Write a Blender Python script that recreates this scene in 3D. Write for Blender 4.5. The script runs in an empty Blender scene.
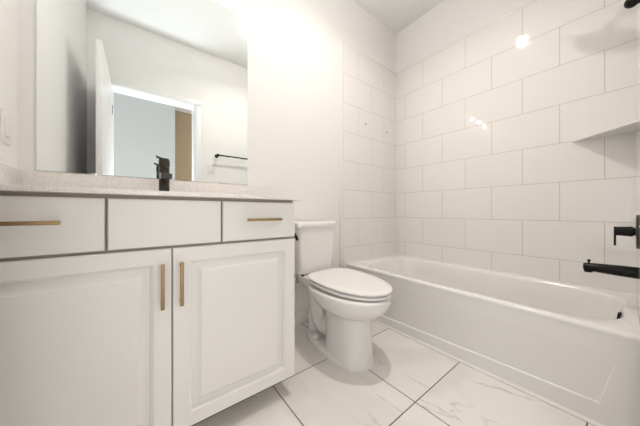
import bpy, bmesh, math, random
from mathutils import Vector, Matrix
random.seed(4)
C = bpy.context.scene.collection
SC = bpy.context.scene

# ------------------------------------------------------------------ camera, world, light, exposure
H = 0.85                                   # lens height above the floor
cam_d = bpy.data.cameras.new('camera')
cam = bpy.data.objects.new('camera', cam_d); C.objects.link(cam)
cam.location = (0, 0, H)
cam.rotation_euler = (math.radians(90), 0, math.radians(-37.52))
cam_d.sensor_width = 36.0
cam_d.lens = 234.56 / 640 * 36
cam_d.shift_y = -1.65 / 640
cam_d.clip_start = 0.02
SC.camera = cam
SC.view_settings.view_transform = 'Standard'
SC.view_settings.look = 'None'
SC.view_settings.gamma = 1.0
SC.view_settings.use_curve_mapping = False
SC.view_settings.exposure = 0.37

w = bpy.data.worlds.new('world'); SC.world = w; w.use_nodes = True
w.node_tree.nodes['Background'].inputs[0].default_value = (0.8, 0.88, 1.0, 1)
w.node_tree.nodes['Background'].inputs[1].default_value = 0.3

def area(name, loc, rot, sx, sy, power, col):
    l = bpy.data.lights.new(name, 'AREA'); l.shape = 'RECTANGLE'
    l.size = sx; l.size_y = sy; l.energy = power; l.color = col
    o = bpy.data.objects.new(name, l); C.objects.link(o)
    o.location = loc; o.rotation_euler = rot
    return o
R = math.radians
ZL = 2.762 - 0.075
# added unseen lamps at the hall ends, standing in for daylight on the jambs
area('hall_fill', (-1.72, -0.95, 1.45), (0, R(-90), 0), 1.3, 1.1, 16, (0.84, 0.92, 1.0))
area('hall_fill', (2.12, -0.95, 1.45), (0, R(90), 0), 1.3, 1.1, 16, (0.84, 0.92, 1.0))
# added fill lamps hidden from the mirror: one towards the vanity, one pointing up
area('hall_fill', (0.1, -1.28, 0.84), (R(90), 0, 0), 1.5, 1.0, 8, (1.0, 0.975, 0.94))
up_fill = area('floor_up_fill', (0.145, -0.30, 0.015), (R(180), 0, 0), 0.66, 0.34, 11, (0.86, 0.93, 1.0))
up_fill.data.spread = R(105)
# beam of the recessed ceiling light
cl_beam = area('ceiling_beam', (1.03, 0.69, ZL), (0, 0, 0), 0.08, 0.08, 7.0, (1.0, 0.93, 0.85))
cl_beam.data.shape = 'DISK'; cl_beam.data.spread = R(150)
BULB = 50.0        # emission of the vanity globes
DOWN = 75.0        # emission of the ceiling light
WARM = (1.0, 0.93, 0.85)

# ------------------------------------------------------------------ materials
def mat(name, col, rough=0.5, metal=0.0, spec=0.5, coat=0.0):
    m = bpy.data.materials.new(name); m.use_nodes = True
    b = m.node_tree.nodes['Principled BSDF']
    b.inputs['Base Color'].default_value = (*col, 1)
    b.inputs['Roughness'].default_value = rough
    b.inputs['Metallic'].default_value = metal
    b.inputs['Specular IOR Level'].default_value = spec
    b.inputs['Coat Weight'].default_value = coat
    return m
def nt(m): return m.node_tree, m.node_tree.nodes['Principled BSDF']
def noise_bump(m, scale, strength, dist=0.002):
    t, b = nt(m)
    tc = t.nodes.new('ShaderNodeTexCoord'); n = t.nodes.new('ShaderNodeTexNoise'); bp = t.nodes.new('ShaderNodeBump')
    n.inputs['Scale'].default_value = scale; n.inputs['Detail'].default_value = 3
    bp.inputs['Strength'].default_value = strength; bp.inputs['Distance'].default_value = dist
    t.links.new(tc.outputs['Object'], n.inputs['Vector']); t.links.new(n.outputs['Fac'], bp.inputs['Height'])
    t.links.new(bp.outputs['Normal'], b.inputs['Normal'])
    return m
def emit(name, col, s):
    m = bpy.data.materials.new(name); m.use_nodes = True
    t = m.node_tree; t.nodes.remove(t.nodes['Principled BSDF'])
    e = t.nodes.new('ShaderNodeEmission'); e.inputs[0].default_value = (*col, 1); e.inputs[1].default_value = s
    t.links.new(e.outputs[0], t.nodes['Material Output'].inputs[0])
    return m

M = {}
M['wall'] = noise_bump(mat('wall_paint', (0.885, 0.868, 0.852), 0.6, spec=0.3), 90, 0.12)
M['ceil'] = noise_bump(mat('ceiling_paint', (0.90, 0.885, 0.865), 0.75, spec=0.2), 90, 0.12)
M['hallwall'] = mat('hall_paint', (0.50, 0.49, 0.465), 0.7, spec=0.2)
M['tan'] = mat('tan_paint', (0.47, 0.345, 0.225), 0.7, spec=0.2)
M['trim'] = mat('trim_paint', (0.86, 0.855, 0.845), 0.35)
M['cab'] = noise_bump(mat('cabinet_paint', (0.84, 0.815, 0.785), 0.38), 40, 0.03)
M['cabin'] = mat('cabinet_gap_shade', (0.42, 0.36, 0.30), 0.6)  # shade in the door and drawer gaps put into the carcass colour; frame is white
M['porc'] = mat('porcelain', (0.87, 0.85, 0.83), 0.10, coat=0.3)
M['seat'] = mat('seat_plastic', (0.88, 0.86, 0.845), 0.22)
M['acry'] = mat('tub_acrylic', (0.87, 0.85, 0.825), 0.16, coat=0.2)
M['black'] = mat('matte_black', (0.005, 0.0045, 0.004), 0.26, spec=0.22)
M['bronze'] = mat('dark_bronze', (0.035, 0.028, 0.022), 0.28, metal=0.3)
M['chrome'] = mat('chrome', (0.75, 0.74, 0.73), 0.12, metal=1)
M['plastic'] = mat('white_plastic', (0.84, 0.82, 0.79), 0.3)
M['caulk'] = mat('caulk', (0.85, 0.83, 0.80), 0.5)
M['rubber'] = mat('dark_gap', (0.06, 0.05, 0.045), 0.7)
M['mirror'] = mat('silvered_glass', (0.905, 0.95, 0.95), 0.0, metal=1)
M['mirroredge'] = mat('glass_edge', (0.42, 0.47, 0.45), 0.2)
M['globe'] = emit('lit_globe', WARM, BULB)
M['diff'] = emit('lit_diffuser', WARM, DOWN)

def brass():
    m = mat('brushed_brass', (0.34, 0.235, 0.12), 0.5, metal=1)
    return noise_bump(m, 300, 0.05, 0.0005)
M['brass'] = brass()

def quartz():
    m = mat('speckled_quartz', (0.8, 0.76, 0.72), 0.22)
    t, b = nt(m)
    tc = t.nodes.new('ShaderNodeTexCoord')
    v = t.nodes.new('ShaderNodeTexNoise'); v.inputs['Scale'].default_value = 210; v.inputs['Detail'].default_value = 2
    v2 = t.nodes.new('ShaderNodeTexNoise'); v2.inputs['Scale'].default_value = 60; v2.inputs['Detail'].default_value = 3
    r = t.nodes.new('ShaderNodeValToRGB'); r.color_ramp.elements[0].position = 0.33; r.color_ramp.elements[1].position = 0.44
    r.color_ramp.elements[0].color = (0.755, 0.69, 0.635, 1); r.color_ramp.elements[1].color = (0.88, 0.85, 0.82, 1)
    r2 = t.nodes.new('ShaderNodeValToRGB'); r2.color_ramp.elements[0].position = 0.30; r2.color_ramp.elements[1].position = 0.55
    r2.color_ramp.elements[0].color = (0.92, 0.90, 0.88, 1); r2.color_ramp.elements[1].color = (1, 1, 1, 1)
    mx = t.nodes.new('ShaderNodeMix'); mx.data_type = 'RGBA'; mx.blend_type = 'MULTIPLY'; mx.inputs[0].default_value = 1
    t.links.new(tc.outputs['Object'], v.inputs['Vector']); t.links.new(tc.outputs['Object'], v2.inputs['Vector'])
    t.links.new(v.outputs['Fac'], r.inputs[0]); t.links.new(v2.outputs['Fac'], r2.inputs[0])
    t.links.new(r.outputs[0], mx.inputs[6]); t.links.new(r2.outputs[0], mx.inputs[7])
    t.links.new(mx.outputs[2], b.inputs['Base Color'])
    return m
M['quartz'] = quartz()

TW, TH, TZ = 0.3754, 0.2539, 0.5336          # wall tile width, height, height of one grout line
def tile(name, axis, u0):
    """running-bond glazed wall tile; axis = world axis the courses run along, u0 = where an odd course has a joint"""
    m = mat(name, (0.8, 0.8, 0.8), 0.09, spec=0.55)
    t, b = nt(m)
    tc = t.nodes.new('ShaderNodeTexCoord'); sp = t.nodes.new('ShaderNodeSeparateXYZ'); cb = t.nodes.new('ShaderNodeCombineXYZ')
    a1 = t.nodes.new('ShaderNodeMath'); a1.operation = 'ADD'; a1.inputs[1].default_value = 20 * TW - u0
    a2 = t.nodes.new('ShaderNodeMath'); a2.operation = 'ADD'; a2.inputs[1].default_value = 20 * TH - TZ
    br = t.nodes.new('ShaderNodeTexBrick')
    br.offset = 0.5; br.offset_frequency = 2; br.squash = 1
    br.inputs['Scale'].default_value = 1
    br.inputs['Brick Width'].default_value = TW; br.inputs['Row Height'].default_value = TH
    br.inputs['Mortar Size'].default_value = 0.0023; br.inputs['Mortar Smooth'].default_value = 0.35
    br.inputs['Bias'].default_value = 0
    br.inputs['Color1'].default_value = (0.87, 0.845, 0.82, 1); br.inputs['Color2'].default_value = (0.88, 0.858, 0.835, 1)
    br.inputs['Mortar'].default_value = (0.61, 0.555, 0.50, 1)
    t.links.new(tc.outputs['Object'], sp.inputs[0])
    t.links.new(sp.outputs[axis], a1.inputs[0]); t.links.new(sp.outputs[2], a2.inputs[0])
    t.links.new(a1.outputs[0], cb.inputs[0]); t.links.new(a2.outputs[0], cb.inputs[1])
    t.links.new(cb.outputs[0], br.inputs['Vector'])
    t.links.new(br.outputs['Color'], b.inputs['Base Color'])
    rr = t.nodes.new('ShaderNodeMapRange'); rr.inputs[3].default_value = 0.04; rr.inputs[4].default_value = 0.6
    t.links.new(br.outputs['Fac'], rr.inputs[0]); t.links.new(rr.outputs[0], b.inputs['Roughness'])
    nz = t.nodes.new('ShaderNodeTexNoise'); nz.inputs['Scale'].default_value = 5; nz.inputs['Detail'].default_value = 1
    t.links.new(tc.outputs['Object'], nz.inputs['Vector'])
    mu = t.nodes.new('ShaderNodeMath'); mu.operation = 'MULTIPLY'; mu.inputs[1].default_value = 0.3
    t.links.new(nz.outputs['Fac'], mu.inputs[0])
    sb = t.nodes.new('ShaderNodeMath'); sb.operation = 'SUBTRACT'
    t.links.new(mu.outputs[0], sb.inputs[0]); t.links.new(br.outputs['Fac'], sb.inputs[1])
    bp = t.nodes.new('ShaderNodeBump'); bp.inputs['Strength'].default_value = 0.25; bp.inputs['Distance'].default_value = 0.002
    t.links.new(sb.outputs[0], bp.inputs['Height']); t.links.new(bp.outputs['Normal'], b.inputs['Normal'])
    return m
M['tile_x'] = tile('wall_tile_back', 0, 1.405 + TW)
M['tile_y'] = tile('wall_tile_side', 1, 0.0749 + TW / 2)
M['tile_f'] = tile('wall_tile_front', 0, 1.405)
M['tile_edge'] = mat('tile_edging', (0.875, 0.852, 0.83), 0.15)

def marble():
    m = mat('marble_floor_tile', (0.8, 0.77, 0.73), 0.24)
    t, b = nt(m)
    N = t.nodes.new; L = t.links.new
    tc = N('ShaderNodeTexCoord'); sp = N('ShaderNodeSeparateXYZ'); L(tc.outputs['Object'], sp.inputs[0])
    def math_(op, a, bv=None):
        n = N('ShaderNodeMath'); n.operation = op
        if isinstance(a, (int, float)): n.inputs[0].default_value = a
        else: L(a, n.inputs[0])
        if bv is not None:
            if isinstance(bv, (int, float)): n.inputs[1].default_value = bv
            else: L(bv, n.inputs[1])
        return n.outputs[0]
    def cell(out, origin, size):
        s = math_('DIVIDE', math_('SUBTRACT', out, origin), size)
        fl = math_('FLOOR', s); fr = math_('FRACT', s)
        d = math_('MINIMUM', fr, math_('SUBTRACT', 1.0, fr))
        return fl, math_('MULTIPLY', d, size)
    fx, dx = cell(sp.outputs[0], 0.973, 0.459)
    fy, dy = cell(sp.outputs[1], 0.570, 0.4765)
    dist = math_('MINIMUM', dx, dy)
    g = N('ShaderNodeMapRange'); g.interpolation_type = 'SMOOTHSTEP'
    g.inputs[1].default_value = 0.0016; g.inputs[2].default_value = 0.0032; g.inputs[3].default_value = 1; g.inputs[4].default_value = 0
    L(dist, g.inputs[0])
    # every tile is cut from another piece of marble: shift the vein pattern per tile
    sh = N('ShaderNodeCombineXYZ')
    L(math_('MULTIPLY', fx, 3.7), sh.inputs[0]); L(math_('MULTIPLY', fy, 5.3), sh.inputs[1]); L(math_('ADD', fx, math_('MULTIPLY', fy, 2.0)), sh.inputs[2])
    va = N('ShaderNodeVectorMath'); va.operation = 'ADD'; L(tc.outputs['Object'], va.inputs[0]); L(sh.outputs[0], va.inputs[1])
    def vein(scale, width, detail, off):
        mp = N('ShaderNodeMapping'); mp.inputs['Location'].default_value = (off, off * 1.7, off * .3)
        mp.inputs['Rotation'].default_value = (0, 0, 0.75); mp.inputs['Scale'].default_value = (1.0, 0.42, 1)
        L(va.outputs[0], mp.inputs[0])
        n = N('ShaderNodeTexNoise'); n.inputs['Scale'].default_value = scale; n.inputs['Detail'].default_value = detail; n.inputs['Distortion'].default_value = 0.6
        L(mp.outputs[0], n.inputs['Vector'])
        a = math_('ABSOLUTE', math_('SUBTRACT', n.outputs['Fac'], 0.5))
        r = N('ShaderNodeMapRange'); r.interpolation_type = 'SMOOTHSTEP'
        r.inputs[1].default_value = 0; r.inputs[2].default_value = width; r.inputs[3].default_value = 1; r.inputs[4].default_value = 0
        L(a, r.inputs[0]); return r.outputs[0]
    mk = N('ShaderNodeTexNoise'); mk.inputs['Scale'].default_value = 3.2; mk.inputs['Detail'].default_value = 2; L(va.outputs[0], mk.inputs['Vector'])
    mask = N('ShaderNodeMapRange'); mask.inputs[1].default_value = 0.48; mask.inputs[2].default_value = 0.62; L(mk.outputs['Fac'], mask.inputs[0])
    v1 = math_('MULTIPLY', vein(3.4, 0.012, 5, 0), mask.outputs[0])
    v2 = math_('MULTIPLY', vein(1.7, 0.07, 4, 9), 0.16)
    vv = math_('MINIMUM', math_('ADD', math_('MULTIPLY', v1, 0.5), v2), 1.0)
    c = N('ShaderNodeMix'); c.data_type = 'RGBA'; L(vv, c.inputs[0])
    c.inputs[6].default_value = (0.88, 0.845, 0.805, 1); c.inputs[7].default_value = (0.50, 0.42, 0.36, 1)
    c2 = N('ShaderNodeMix'); c2.data_type = 'RGBA'; L(g.outputs[0], c2.inputs[0]); L(c.outputs[2], c2.inputs[6])
    c2.inputs[7].default_value = (0.13, 0.10, 0.08, 1)
    L(c2.outputs[2], b.inputs['Base Color'])
    rr = N('ShaderNodeMapRange'); rr.inputs[3].default_value = 0.22; rr.inputs[4].default_value = 0.8; L(g.outputs[0], rr.inputs[0]); L(rr.outputs[0], b.inputs['Roughness'])
    bp = N('ShaderNodeBump'); bp.inputs['Strength'].default_value = 0.5; bp.inputs['Distance'].default_value = 0.001; bp.invert = True
    L(g.outputs[0], bp.inputs['Height']); L(bp.outputs['Normal'], b.inputs['Normal'])
    return m
M['floor'] = marble()

# ------------------------------------------------------------------ mesh helpers
def box(bm, x0, x1, y0, y1, z0, z1, bev=0.0, seg=2):
    r = bmesh.ops.create_cube(bm, size=1, matrix=Matrix.Translation(((x0+x1)/2, (y0+y1)/2, (z0+z1)/2)) @ Matrix.Diagonal((x1-x0, y1-y0, z1-z0, 1)))
    if bev > 0:
        es = list({e for v in r['verts'] for e in v.link_edges})
        bmesh.ops.bevel(bm, geom=es, offset=bev, segments=seg, profile=0.5, affect='EDGES')
    return bm
def loft(bm, rings, cap0=True, cap1=True, closed=True):
    """rings: lists of points, all the same length"""
    vs = [[bm.verts.new(p) for p in r] for r in rings]
    n = len(vs[0])
    for a, b in zip(vs, vs[1:]):
        for i in range(n if closed else n - 1):
            j = (i + 1) % n
            bm.faces.new((a[i], a[j], b[j], b[i]))
    if cap0: bm.faces.new(list(reversed(vs[0])))
    if cap1: bm.faces.new(vs[-1])
    return bm
def tube(bm, pts, rad, n=16, caps=True):
    pts = [Vector(p) for p in pts]
    if isinstance(rad, (int, float)): rad = [rad] * len(pts)
    rings = []; up = None
    for i, p in enumerate(pts):
        d = (pts[min(i+1, len(pts)-1)] - pts[max(i-1, 0)]).normalized()
        if up is None:
            up = Vector((0, 0, 1)) if abs(d.z) < .9 else Vector((1, 0, 0))
        s = d.cross(up).normalized(); up = s.cross(d).normalized()
        rings.append([p + (s*math.cos(2*math.pi*k/n) + up*math.sin(2*math.pi*k/n))*rad[i] for k in range(n)])
    return loft(bm, rings, caps, caps)
def lathe(bm, prof, origin, axis, n=32):
    """prof: (distance along axis, radius)"""
    o = Vector(origin); a = Vector(axis).normalized()
    tube(bm, [o + a*d for d, r in prof], [max(r, 1e-4) for d, r in prof], n)
    return bm
def smooth_path(pts, k=6):
    P = [Vector(p) for p in pts]; out = []
    for i in range(len(P)-1):
        p0 = P[max(i-1, 0)]; p1 = P[i]; p2 = P[i+1]; p3 = P[min(i+2, len(P)-1)]
        for j in range(k):
            t = j/k
            out.append(0.5*((2*p1)+(p2-p0)*t+(2*p0-5*p1+4*p2-p3)*t*t+(3*p1-p0-3*p2+p3)*t**3))
    out.append(P[-1]); return out
def egg(xc, yf, yb, hw, yc, z, nf=2.0, nb=3.2, n=64):
    """oval with a rounded front (-y) and squarer back"""
    out = []
    for i in range(n):
        a = 2*math.pi*i/n; c, s = math.cos(a), math.sin(a)
        e = nb if s > 0 else nf
        x = hw*math.copysign(abs(c)**(2/e), c); y = (yb-yc if s > 0 else yc-yf)*math.copysign(abs(s)**(2/e), s)
        out.append((xc+x, yc+y, z))
    return out
def rrect(x0, x1, y0, y1, r, z, k=8):
    out = []
    for cx, cy, a0 in ((x1-r, y1-r, 0), (x0+r, y1-r, 90), (x0+r, y0+r, 180), (x1-r, y0+r, 270)):
        for i in range(k+1):
            a = math.radians(a0+90*i/k); out.append((cx+r*math.cos(a), cy+r*math.sin(a), z))
    return out

def link(name, bm, m, parent=None, angle=35, subd=0):
    me = bpy.data.meshes.new(name)
    bmesh.ops.recalc_face_normals(bm, faces=bm.faces[:])
    bm.to_mesh(me); bm.free()
    for p in me.polygons: p.use_smooth = True
    me.set_sharp_from_angle(angle=math.radians(angle))
    ms = m if isinstance(m, (list, tuple)) else [m]
    for x in ms: me.materials.append(x)
    o = bpy.data.objects.new(name, me); C.objects.link(o)
    if parent is not None:
        o.parent = parent
        o.matrix_parent_inverse = parent.matrix_basis.inverted()
    return o
def struct(name, bm, m, parent=None, **k):
    o = link(name, bm, m, parent, **k)
    if parent is None: o['kind'] = 'structure'
    return o
def thing(name, label, cat, loc=(0, 0, 0), group=None):
    o = bpy.data.objects.new(name, None); C.objects.link(o); o.location = loc
    o.empty_display_size = 0.05
    o['label'] = label; o['category'] = cat
    if group: o['group'] = group
    return o
def tag(o, label, cat, group=None):
    o['label'] = label; o['category'] = cat
    if group: o['group'] = group
    return o
B = bmesh.new
def bx(*a, **k): return box(B(), *a, **k)

# ------------------------------------------------------------------ setting
XL, XR, YB, YF, ZC = -0.395, 2.19, 1.505, -0.085, 2.762
WY = -0.036                                          # tiled face of the front wall over the tub
DX0, DX1, DZ, WT = -0.215, 0.505, 2.09, 0.16        # doorway
TX = 1.405                                           # where the tile starts
struct('floor', bx(-1.9, 2.3, -2.4, YB + 0.12, -0.06, 0), M['floor'])
struct('ceiling', bx(-1.9, 2.3, -2.4, YB + 0.12, ZC, ZC + 0.06), M['ceil'])
struct('wall_back', bx(XL - 0.1, XR + 0.1, YB, YB + 0.1, 0, ZC), M['wall'])
struct('wall_left', bx(XL - 0.1, XL, YF, YB, 0, ZC), M['wall'])
struct('wall_right', bx(XR, XR + 0.1, YF - WT, YB, 0, ZC), M['wall'])
bm = B()
box(bm, -1.8, DX0 - 0.02, YF - WT, YF, 0, ZC); box(bm, DX1 + 0.02, XR, YF - WT, YF, 0, ZC); box(bm, DX0 - 0.02, DX1 + 0.02, YF - WT, YF, DZ + 0.02, ZC)
struct('wall_front', bm, M['wall'])
# hall seen in the mirror
HX = 0.437
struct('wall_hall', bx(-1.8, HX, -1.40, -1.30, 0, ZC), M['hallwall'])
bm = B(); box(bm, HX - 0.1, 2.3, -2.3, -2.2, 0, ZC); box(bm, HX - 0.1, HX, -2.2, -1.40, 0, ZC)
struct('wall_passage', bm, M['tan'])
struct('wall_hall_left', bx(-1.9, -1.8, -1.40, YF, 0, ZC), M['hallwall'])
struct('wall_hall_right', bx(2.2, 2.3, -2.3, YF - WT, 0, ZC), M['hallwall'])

# tiled surround of the tub
TT = 2.311 + 0.02
struct('wall_back_tile', bx(TX, XR, YB - 0.009, YB, 0.36, TT - 0.02), M['tile_x'])
struct('wall_right_tile', bx(XR - 0.01, XR, WY, YB - 0.009, 0.36, TT - 0.02), M['tile_y'])
struct('wall_front_tile', bx(TX, XR - 0.01, YF, WY, 0.36, TT - 0.02), M['tile_f'])
bm = B()
box(bm, TX - 0.035, TX, YB - 0.011, YB, 0, TT, 0.003)
box(bm, TX, XR - 0.01, YB - 0.009, YB, TT - 0.0195, TT, 0.004)
box(bm, XR - 0.01, XR, WY, YB - 0.009, TT - 0.0195, TT, 0.004)
box(bm, TX, XR - 0.01, YF, WY, TT - 0.0195, TT, 0.004)
box(bm, TX - 0.02, TX, YF, WY + 0.002, 0, TT, 0.003)
struct('trim_1', bm, M['tile_edge'])

def baseboard(name, x0, x1, y0, y1):
    bm = B(); box(bm, x0, x1, y0, y1, 0, 0.095, 0.003); struct(name, bm, M['trim'])
baseboard('baseboard_back', 0.60, TX - 0.036, YB - 0.013, YB)
baseboard('baseboard_front', DX1 + 0.075, TX - 0.022, YF, YF + 0.013)
baseboard('baseboard_left', XL, XL + 0.013, YF + 0.02, 0.90)
# door jambs and casing
bm = B()
box(bm, DX0 - 0.02, DX0, YF - WT, YF, 0, DZ + 0.02, 0.002); box(bm, DX1, DX1 + 0.02, YF - WT, YF, 0, DZ + 0.02, 0.002)
box(bm, DX0, DX1, YF - WT, YF, DZ, DZ + 0.02, 0.002)
struct('trim_2', bm, M['trim'])
bm = B()
box(bm, DX0 - 0.075, DX0 - 0.008, YF, YF + 0.014, 0, DZ + 0.008, 0.004); box(bm, DX1 + 0.008, DX1 + 0.072, YF, YF + 0.014, 0, DZ + 0.008, 0.004)
box(bm, DX0 - 0.075, DX1 + 0.072, YF, YF + 0.014, DZ + 0.008, DZ + 0.072, 0.004)
struct('trim_3', bm, M['trim'])
# the open door
door = struct('door_1', bx(DX0 - 0.036, DX0 - 0.001, YF + 0.016, YF + 0.775, 0.012, DZ - 0.004, 0.002), M['trim'])
bm = B()
for s in (-1, 1):
    fx = DX0 - 0.0185 + s*0.0175
    lathe(bm, [(0, 0.027), (0.006, 0.027), (0.008, 0.011), (0.028, 0.011)], (fx, YF + 0.71, 0.93), (s, 0, 0), 20)
    tube(bm, [(fx + s*0.024, YF + 0.715, 0.93), (fx + s*0.024, YF + 0.61, 0.93)], 0.008, 12)
h = link('door_handle', bm, M['black'], door)
for z in (0.25, 1.05, 1.85):
    bm = B(); tube(bm, [(DX0 - 0.003, YF + 0.012, z - 0.045), (DX0 - 0.003, YF + 0.012, z + 0.045)], 0.006, 10)
    link('hinge', bm, M['black'], door)

# ------------------------------------------------------------------ vanity
VX0, VX1, VY = XL + 0.002, 0.574, 0.94
CTZ0, CTZ1 = 0.901, 0.916
van = thing('vanity_cabinet', 'white painted vanity cabinet with raised panel doors and brass pulls', 'cabinet', (0.09, 1.22, 0))
bm = B()
FY = VY + 0.020
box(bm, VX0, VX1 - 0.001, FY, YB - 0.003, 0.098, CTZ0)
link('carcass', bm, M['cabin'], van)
link('side_panel', bx(VX1 - 0.001, VX1 + 0.001, FY + 0.001, YB - 0.003, 0.098, CTZ0), M['cab'], van)
link('toe_kick', bx(VX0, VX1 - 0.02, VY + 0.16, VY + 0.18, 0, 0.098), M['cab'], van)

def door_mesh(x0, x1, z0, z1):
    """raised-panel door: frame, stepped ogee groove, bevelled field"""
    bm = B()
    yb = VY + 0.019
    def ring(i, y): return [(x0+i, y, z0+i), (x1-i, y, z0+i), (x1-i, y, z1-i), (x0+i, y, z1-i)]
    loft(bm, [ring(0, yb), ring(0, VY + 0.003), ring(0.003, VY), ring(0.050, VY), ring(0.052, VY + 0.0045), ring(0.056, VY + 0.0060),
              ring(0.059, VY + 0.0160), ring(0.065, VY + 0.0160), ring(0.088, VY + 0.0030), ring(0.0895, VY + 0.0015)])
    return bm
def slab(x0, x1, z0, z1):
    bm = B()
    def ring(i, y): return [(x0+i, y, z0+i), (x1-i, y, z0+i), (x1-i, y, z1-i), (x0+i, y, z1-i)]
    loft(bm, [ring(0, VY + 0.019), ring(0, VY + 0.003), ring(0.003, VY)])
    return bm
def bar_pull(name, cx, cz, length, vertical, parent):
    bm = B(); y0, y1 = VY - 0.036, VY - 0.026; t = 0.0052
    if vertical:
        box(bm, cx - t, cx + t, y0, y1, cz - length/2, cz + length/2, 0.0012)
        for s in (-1, 1): tube(bm, [(cx, VY, cz + s*length*0.42), (cx, y1 - 0.002, cz + s*length*0.42)], 0.0042, 12)
    else:
        box(bm, cx - length/2, cx + length/2, y0, y1, cz - t, cz + t, 0.0012)
        for s in (-1, 1): tube(bm, [(cx + s*length*0.42, VY, cz), (cx + s*length*0.42, y1 - 0.002, cz)], 0.0042, 12)
    o = link(name, bm, M['brass'], parent); o['label'] = 'brushed brass bar pull'
    return o
XM = 0.0875
d = link('door', door_mesh(VX0 + 0.004, XM - 0.0018, 0.086, 0.724), M['cab'], van); bar_pull('handle', 0.0585, 0.605, 0.147, True, d)
d = link('door', door_mesh(XM + 0.0018, VX1, 0.086, 0.724), M['cab'], van); bar_pull('handle', 0.1125, 0.605, 0.147, True, d)
DZ0, DZ1 = 0.733, 0.889
d = link('drawer', slab(VX0 + 0.004, -0.0830, DZ0, DZ1), M['cab'], van); bar_pull('handle', -0.243, 0.820, 0.151, False, d)
d = link('false_drawer_front', slab(-0.0765, 0.2460, DZ0, DZ1), M['cab'], van)
d = link('drawer', slab(0.2525, VX1, DZ0, DZ1), M['cab'], van); bar_pull('handle', 0.4145, 0.816, 0.151, False, d)

tag(link('countertop', bx(XL + 0.0005, 0.598, VY - 0.026, YB - 0.001, CTZ0, CTZ1, 0.0015), M['quartz']), 'speckled beige quartz countertop on the white vanity', 'countertop')
tag(link('backsplash', bx(XL + 0.0005, 0.598, YB - 0.020, YB - 0.0005, CTZ1, 1.016, 0.0015), M['quartz']), 'long low speckled quartz backsplash under the mirror', 'backsplash')
tag(link('side_splash', bx(XL + 0.0005, XL + 0.017, VY - 0.01, YB - 0.0205, CTZ1, 1.016, 0.0015), M['quartz']), 'short speckled quartz side splash along the left wall below the light switch', 'backsplash')

mir = link('wall_mirror', bx(-0.343, 0.556, YB - 0.006, YB - 0.0002, 1.022, 2.108), [M['mirroredge'], M['mirror']])
for p in mir.data.polygons:
    if p.normal.y < -0.9: p.material_index = 1
tag(mir, 'large frameless rectangular wall mirror above the countertop', 'mirror')
for x in (-0.167, 0.386):
    bm = B(); box(bm, x - 0.011, x + 0.011, YB - 0.010, YB - 0.0065, 1.0175, 1.027, 0.001); box(bm, x - 0.011, x + 0.011, YB - 0.0065, YB - 0.0002, 1.0165, 1.0215)
    c = link('mirror_clip', bm, M['chrome'], mir); c['label'] = 'small metal mirror clip'

# faucet
FX, FYc = 0.096, 1.395
fa = thing('basin_faucet', 'black single-hole basin faucet standing on the countertop before the mirror', 'faucet', (FX, FYc, CTZ1))
bm = B(); lathe(bm, [(0, 0.027), (0.006, 0.027), (0.008, 0.0225), (0.152, 0.0225), (0.154, 0.0215)], (FX, FYc, CTZ1), (0, 0, 1), 32)
link('body', bm, M['bronze'], fa)
bm = B()
loft(bm, [[(FX + sx*w_, y, z + sz*hh) for sx, sz in ((-1, -1), (1, -1), (1, 1), (-1, 1))] for y, z, w_, hh in
          ((FYc - 0.015, 1.020, 0.021, 0.016), (FYc - 0.06, 1.018, 0.021, 0.014), (FYc - 0.105, 1.014, 0.021, 0.012), (FYc - 0.135, 1.010, 0.021, 0.011))])
tube(bm, [(FX, FYc - 0.118, 1.003), (FX, FYc - 0.118, 0.994)], 0.011, 20)
link('spout', bm, M['bronze'], fa)
bm = B(); lathe(bm, [(0, 0.0215), (0.003, 0.0235), (0.030, 0.0235), (0.040, 0.019), (0.042, 0.012)], (FX, FYc, 1.071), (0, 0, 1), 32)
loft(bm, [[(x, FYc + sy*w_, z + sz*0.005) for sy, sz in ((-1, -1), (1, -1), (1, 1), (-1, 1))] for x, z, w_ in ((FX + 0.015, 1.106, 0.014), (FX - 0.012, 1.108, 0.014), (FX - 0.034, 1.117, 0.010))])
link('lever', bm, M['bronze'], fa)

# ------------------------------------------------------------------ toilet
TXC = 0.980
to = thing('toilet', 'white two-piece toilet with closed lid between vanity and bathtub', 'toilet', (TXC, 1.2, 0))
bm = B()
prof = [  # z, yf, yb, hw, yc
    (0.0, 0.839, 1.15, 0.119, 0.985), (0.030, 0.842, 1.15, 0.115, 0.985), (0.060, 0.848, 1.15, 0.111, 0.985), (0.140, 0.853, 1.15, 0.106, 0.985), (0.210, 0.853, 1.15, 0.105, 0.985),
    (0.252, 0.850, 1.155, 0.108, 0.985), (0.268, 0.842, 1.165, 0.116, 0.985), (0.280, 0.822, 1.18, 0.134, 0.99), (0.296, 0.790, 1.19, 0.154, 1.0),
    (0.318, 0.760, 1.205, 0.170, 1.01), (0.345, 0.743, 1.23, 0.182, 1.02), (0.372, 0.734, 1.27, 0.191, 1.02), (0.388, 0.735, 1.27, 0.191, 1.02), (0.395, 0.740, 1.265, 0.186, 1.02), (0.397, 0.752, 1.255, 0.174, 1.02)]
loft(bm, [egg(TXC, yf, yb, hw, yc, z, 2.15, 2.6) for z, yf, yb, hw, yc in prof])
# foot plate running back to the wall
loft(bm, [egg(TXC - 0.002, 0.842 + i, 1.385 - i, 0.124 - i, 1.03, z, 2.2, 2.2) for z, i in ((0, 0), (0.020, 0.0), (0.027, 0.003), (0.031, 0.010))])
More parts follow.
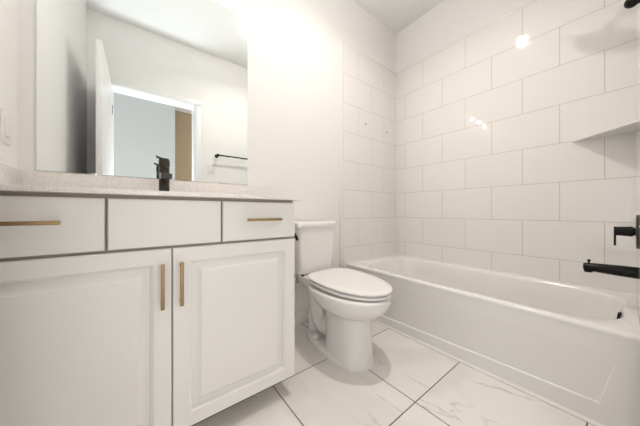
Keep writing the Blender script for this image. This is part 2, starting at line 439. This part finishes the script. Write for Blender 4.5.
# trapway
tube(bm, smooth_path([(TXC, 1.02, 0.24), (TXC, 1.12, 0.15), (TXC, 1.20, 0.105), (TXC, 1.262, 0.15), (TXC, 1.285, 0.24), (TXC, 1.30, 0.33), (TXC, 1.315, 0.395)], 6), 0.068, 24)
tube(bm, smooth_path([(TXC, 1.31, 0.22), (TXC, 1.335, 0.14), (TXC, 1.335, 0.06), (TXC, 1.335, 0.01)], 5), [0.05]*15 + [0.055], 24)
# deck under the tank
loft(bm, [rrect(TXC - hw, TXC + hw, y0, 1.41, 0.05, z) for z, hw, y0 in ((0.315, 0.068, 1.22), (0.345, 0.088, 1.20), (0.375, 0.104, 1.20), (0.405, 0.116, 1.225), (0.415, 0.118, 1.255), (0.419, 0.114, 1.26))])
link('bowl', bm, M['porc'], to, angle=50)
for s in (-1, 1):
    bm = B(); lathe(bm, [(0, 0.017), (0.014, 0.017), (0.022, 0.013), (0.026, 0.006)], (TXC + s*0.082, 1.215, 0.0305), (0, 0, 1), 16)
    link('bolt_cap', bm, M['plastic'], to)
def oval_plate(z0, z1, yf, yb, hw, yc, r):
    bm = B()
    rs = [(z0, r), (z0 + r*0.4, r*0.25), (z0 + r, 0), (z1 - r, 0), (z1 - r*0.4, r*0.25), (z1, r), (z1 + 0.0015, r + 0.03), (z1 + 0.003, r + 0.08)]
    loft(bm, [[(x, y, zz + (y - 0.73)*0.026) for x, y, zz in egg(TXC + 0.013, yf + i, yb - i, hw - i, yc, z, 2.05, 3.6)] for z, i in rs])
    return bm
link('seat', oval_plate(0.402, 0.4165, 0.735, 1.245, 0.188, 1.03, 0.006), M['seat'], to, angle=50)
link('lid', oval_plate(0.4225, 0.438, 0.732, 1.262, 0.187, 1.03, 0.007), M['seat'], to, angle=50)
for s in (-1, 1):
    bm = B(); tube(bm, [(TXC + s*0.075 - 0.03, 1.262, 0.409), (TXC + s*0.075 + 0.03, 1.262, 0.409)], 0.011, 16)
    link('seat_hinge', bm, M['seat'], to)
bm = B()
def tank_ring(z, hw, y0, y1, r): return rrect(TXC - hw, TXC + hw, y0, y1, r, z)
loft(bm, [tank_ring(0.419, 0.128, 1.315, 1.46, 0.03), tank_ring(0.432, 0.140, 1.300, 1.475, 0.03), tank_ring(0.60, 0.150, 1.294, 1.482, 0.03), tank_ring(0.741, 0.163, 1.290, 1.485, 0.03)])
link('tank', bm, M['porc'], to, angle=40)
bm = B()
loft(bm, [tank_ring(z, 0.171 - i, 1.281 + i, 1.492 - i, 0.03) for z, i in ((0.741, 0.002), (0.744, 0), (0.768, 0), (0.774, 0.003), (0.7775, 0.010))])
link('tank_lid', bm, M['porc'], to, angle=40)
bm = B()
lathe(bm, [(0, 0.017), (0.008, 0.017), (0.012, 0.010), (0.020, 0.010)], (TXC - 0.155, 1.345, 0.690), (-1, 0, 0), 20)
tube(bm, smooth_path([(TXC - 0.170, 1.352, 0.690), (TXC - 0.172, 1.325, 0.688), (TXC - 0.172, 1.305, 0.680), (TXC - 0.171, 1.295, 0.662)], 4), 0.0085, 12)
o = link('flush_lever', bm, M['black'], to); o['label'] = 'black flush lever'
for dx in (-0.118, 0.118):
    bm = B(); tube(bm, [(TXC + dx, 1.312, 0.418), (TXC + dx, 1.312, 0.434)], 0.009, 12)
    link('tank_bolt', bm, M['bronze'], to)

# water supply
ws = thing('water_supply_valve', 'chrome shut-off valve and hose on the wall left of the toilet', 'valve', (0.89, YB, 0.36))
bm = B(); lathe(bm, [(0, 0.024), (0.004, 0.024), (0.006, 0.009), (0.05, 0.009)], (0.892, YB - 0.0005, 0.345), (0, -1, 0), 20)
tube(bm, [(0.892, YB - 0.05, 0.33), (0.892, YB - 0.05, 0.375)], 0.011, 16)
link('valve_body', bm, M['chrome'], ws)
bm = B(); lathe(bm, [(0, 0.008), (0.004, 0.017), (0.014, 0.017), (0.018, 0.008)], (0.892, YB - 0.058, 0.345), (0, -1, 0), 16)
link('valve_handle', bm, M['chrome'], ws)
bm = B(); tube(bm, smooth_path([(0.892, YB - 0.05, 0.372), (0.897, YB - 0.06, 0.30), (0.888, YB - 0.07, 0.22), (0.862, YB - 0.07, 0.19), (0.846, YB - 0.068, 0.24), (0.846, YB - 0.066, 0.34), (0.852, YB - 0.065, 0.417)], 6), 0.0055, 10)
link('supply_hose', bm, M['plastic'], ws)

# ------------------------------------------------------------------ bathtub
BX0, BX1, BY0, BY1 = 1.440, XR - 0.0105, WY + 0.0005, YB - 0.0095
RZ = 0.394
tub = thing('bathtub', 'white alcove bathtub with flat apron along the tiled wall', 'bathtub', ((BX0+BX1)/2, (BY0+BY1)/2, 0))
bm = B()
K = 10
def rr(x0, x1, y0, y1, r, z): return rrect(x0, x1, y0, y1, r, z, K)
# deck from outer rim to the basin, then down into the well
rings = [rr(BX0 + 0.004, BX1, BY0, BY1, 0.004, RZ - 0.020), rr(BX0, BX1, BY0, BY1, 0.004, RZ - 0.019), rr(BX0, BX1, BY0, BY1, 0.004, RZ - 0.010), rr(BX0 + 0.003, BX1, BY0, BY1, 0.005, RZ - 0.003), rr(BX0 + 0.010, BX1, BY0, BY1, 0.006, RZ),
         rr(BX0 + 0.056, BX1 - 0.062, BY0 + 0.034, BY1 - 0.085, 0.20, RZ - 0.001), rr(BX0 + 0.064, BX1 - 0.070, BY0 + 0.040, BY1 - 0.095, 0.20, RZ - 0.006),
         rr(BX0 + 0.072, BX1 - 0.078, BY0 + 0.046, BY1 - 0.105, 0.195, RZ - 0.022), rr(BX0 + 0.088, BX1 - 0.090, BY0 + 0.066, BY1 - 0.14, 0.20, RZ - 0.10),
         rr(BX0 + 0.105, BX1 - 0.105, BY0 + 0.100, BY1 - 0.21, 0.18, RZ - 0.22), rr(BX0 + 0.125, BX1 - 0.125, BY0 + 0.125, BY1 - 0.27, 0.16, RZ - 0.30), rr(BX0 + 0.165, BX1 - 0.165, BY0 + 0.18, BY1 - 0.34, 0.12, RZ - 0.33)]
loft(bm, rings, cap0=False, cap1=True)
link('basin', bm, M['acry'], tub, angle=45)
# apron with a shallow recessed panel
bm = B()
AX = BX0 + 0.003
def apring(y0, y1, z0, z1, x): return [(x, y0, z0), (x, y1, z0), (x, y1, z1), (x, y0, z1)]
PY0, PY1, PZ0, PZ1 = 0.062, 1.40, 0.078, 0.30
loft(bm, [apring(BY0, BY1, 0, RZ - 0.018, AX + 0.05), apring(BY0, BY1, 0, RZ - 0.018, AX),
          [(AX, PY0, PZ0 + 0.010), (AX, PY1, PZ0 - 0.022), (AX, PY1 + 0.05, PZ1), (AX, PY0 - 0.048, PZ1)],
          [(AX + 0.006, PY0 + 0.006, PZ0 + 0.015), (AX + 0.006, PY1 - 0.007, PZ0 - 0.017), (AX + 0.0001, PY1 + 0.048, PZ1 - 0.002), (AX + 0.0001, PY0 - 0.046, PZ1 - 0.002)]])
link('apron', bm, M['acry'], tub, angle=20)
bm = B(); loft(bm, [[(AX + 0.002, y, 0), (AX - 0.011, y, 0), (AX - 0.010, y, 0.003), (AX - 0.003, y, 0.010), (AX + 0.002, y, 0.012)] for y in (BY0, BY1)])
link('caulk_bead', bm, M['caulk'], tub)
bm = B()
ofn = Vector((0.02, 1, 0.12)).normalized()
lathe(bm, [(-0.004, 0.034), (0.008, 0.034), (0.013, 0.030)], (1.80, BY0 + 0.048, RZ - 0.055), ofn, 28)
o = link('overflow_plate', bm, M['black'], tub); o['label'] = 'black overflow plate'
bm = B(); lathe(bm, [(0, 0.034), (0.005, 0.033), (0.008, 0.02)], (1.81, BY0 + 0.26, RZ - 0.3295), (0, 0, 1), 24)
o = link('drain_stopper', bm, M['black'], tub); o['label'] = 'black drain stopper'

# ------------------------------------------------------------------ tub and shower fittings on the front wall
FXC = 1.79
sp = thing('tub_spout', 'long matte black tub spout over the bathtub rim', 'faucet', (FXC, WY, 0.578))
bm = B(); lathe(bm, [(0, 0.0265), (0.05, 0.0255), (0.12, 0.022), (0.158, 0.0195), (0.166, 0.017), (0.168, 0.008)], (FXC, WY, 0.570), (0, 1, 0.01), 28)
tube(bm, [(FXC, WY + 0.150, 0.572), (FXC, WY + 0.150, 0.546)], 0.0155, 20)
link('body', bm, M['black'], sp)
bm = B(); lathe(bm, [(0, 0.004), (0.012, 0.004), (0.013, 0.0065), (0.019, 0.0065), (0.021, 0.004)], (FXC, WY + 0.148, 0.588), (0, 0, 1), 14)
link('diverter_knob', bm, M['black'], sp)

sv = thing('shower_valve', 'black round shower valve with drop lever above the tub spout', 'faucet', (FXC, WY, 0.765))
bm = B(); lathe(bm, [(0, 0.078), (0.004, 0.078), (0.007, 0.074), (0.008, 0.02)], (FXC, WY, 0.757), (0, 1, 0), 40)
link('escutcheon', bm, M['bronze'], sv)
bm = B(); lathe(bm, [(0.006, 0.018), (0.014, 0.018), (0.016, 0.0235), (0.045, 0.0215), (0.066, 0.0205), (0.069, 0.018)], (FXC, WY, 0.757), (0, 1, 0), 28)
link('hub', bm, M['black'], sv)
bm = B(); box(bm, FXC - 0.011, FXC + 0.011, WY + 0.063, WY + 0.070, 0.688, 0.778, 0.0025)
link('lever', bm, M['black'], sv)

sh = thing('shower_fixture', 'black shower arm and round head high on the front tiled wall', 'shower', (FXC, WY, 2.20))
bm = B(); lathe(bm, [(0, 0.032), (0.006, 0.031), (0.011, 0.02), (0.013, 0.012)], (FXC, WY, 2.20), (0, 1, 0), 28)
link('flange', bm, M['black'], sh)
bm = B(); tube(bm, smooth_path([(FXC, WY, 2.20), (FXC, WY + 0.08, 2.215), (FXC, WY + 0.20, 2.235), (FXC, WY + 0.27, 2.225), (FXC, WY + 0.305, 2.19)], 6), 0.0105, 18)
link('arm', bm, M['black'], sh)
bm = B(); lathe(bm, [(-0.005, 0.014), (0.02, 0.018), (0.035, 0.03), (0.05, 0.075), (0.056, 0.078), (0.062, 0.076), (0.063, 0.02)], (FXC, WY + 0.305, 2.195), (0, 0.2, -1), 36)
link('spray_head', bm, M['black'], sh)

# corner shelf
bm = B()
cs = [(XR - 0.0102, WY), (XR - 0.0102, 0.211), (1.937, WY)]
loft(bm, [[(x, y, 1.290) for x, y in cs], [(x, y, 1.302) for x, y in cs]])
tag(link('corner_shelf', bm, M['porc']), 'white triangular shelf in the tiled corner above the tub faucet', 'shelf')

# little anchor plugs on the back tile
for x, z, lb in ((1.688, 1.672, 'small round grey anchor on the tiled back wall, left of two'), (2.010, 1.660, 'small round grey anchor on the tiled back wall, right of two near the corner')):
    bm = B(); lathe(bm, [(0, 0.011), (0.003, 0.0105), (0.004, 0.006), (0.012, 0.0055), (0.014, 0.003)], (x, YB - 0.009, z), (0, -1, 0), 18)
    tag(link('wall_anchor', bm, M['chrome']), lb, 'anchor', 'anchors on the back tile')

# switch plates
ls = thing('light_switch', 'white rocker switch plate on the left wall above the countertop', 'switch', (XL, 1.39, 1.16))
link('plate', bx(XL, XL + 0.005, 1.355, 1.430, 1.100, 1.216, 0.002), M['plastic'], ls)
link('rocker', bx(XL + 0.004, XL + 0.009, 1.374, 1.411, 1.126, 1.192, 0.0015), M['plastic'], ls)
ls = thing('light_switch', 'white switch plate beside the doorway, reflected in the mirror', 'switch', (0.69, YF, 1.36))
link('plate', bx(0.652, 0.728, YF, YF + 0.005, 1.300, 1.418, 0.002), M['plastic'], ls)
link('rocker', bx(0.672, 0.708, YF + 0.004, YF + 0.009, 1.326, 1.392, 0.0015), M['plastic'], ls)

tb = thing('towel_bar', 'dark metal towel bar on the front wall, reflected in the mirror', 'towel bar', (1.05, YF, 1.525))
TBY, TBZ = -0.0135, 1.533
bm = B(); tube(bm, [(0.752, TBY, TBZ), (1.272, TBY, TBZ)], 0.0085, 16); link('bar', bm, M['black'], tb)
for x in (0.752, 1.272):
    bm = B(); lathe(bm, [(0, 0.021), (0.006, 0.021), (0.010, 0.0125), (0.030, 0.0125), (TBY - YF, 0.0135)], (x, YF, TBZ), (0, 1, 0), 20)
    bmesh.ops.create_uvsphere(bm, u_segments=20, v_segments=12, radius=0.0175, matrix=Matrix.Translation((x, TBY, TBZ))); link('bracket', bm, M['black'], tb)

# ------------------------------------------------------------------ lamps
vl = thing('vanity_light', 'three-globe vanity light bar on the wall above the mirror', 'lamp', (0.105, YB, 2.26))
link('backplate', bx(-0.31, 0.30, YB - 0.012, YB, 2.27, 2.31, 0.004), M['black'], vl)
for x in (-0.25, -0.005, 0.24):
    bm = B(); tube(bm, [(x, YB - 0.010, 2.29), (x, YB - 0.024, 2.29)], 0.014, 16); link('socket', bm, M['black'], vl)
    bm = B(); bmesh.ops.create_uvsphere(bm, u_segments=24, v_segments=14, radius=0.024, matrix=Matrix.Translation((x, YB - 0.050, 2.29))); link('globe', bm, M['globe'], vl)
cl = thing('ceiling_light', 'small round domed ceiling light in the middle of the ceiling', 'lamp', (1.03, 0.69, ZC))
bm = B(); lathe(bm, [(0, 0.075), (0.010, 0.075), (0.013, 0.070), (0.013, 0.063), (0.009, 0.062), (0.009, 0.03)], (1.03, 0.69, ZC), (0, 0, -1), 40); link('trim_ring', bm, M['plastic'], cl)
bm = B(); lathe(bm, [(0.010, 0.046), (0.030, 0.046), (0.050, 0.040), (0.062, 0.028), (0.069, 0.015), (0.071, 0.004)], (1.03, 0.69, ZC), (0, 0, -1), 40); link('diffuser', bm, M['diff'], cl)
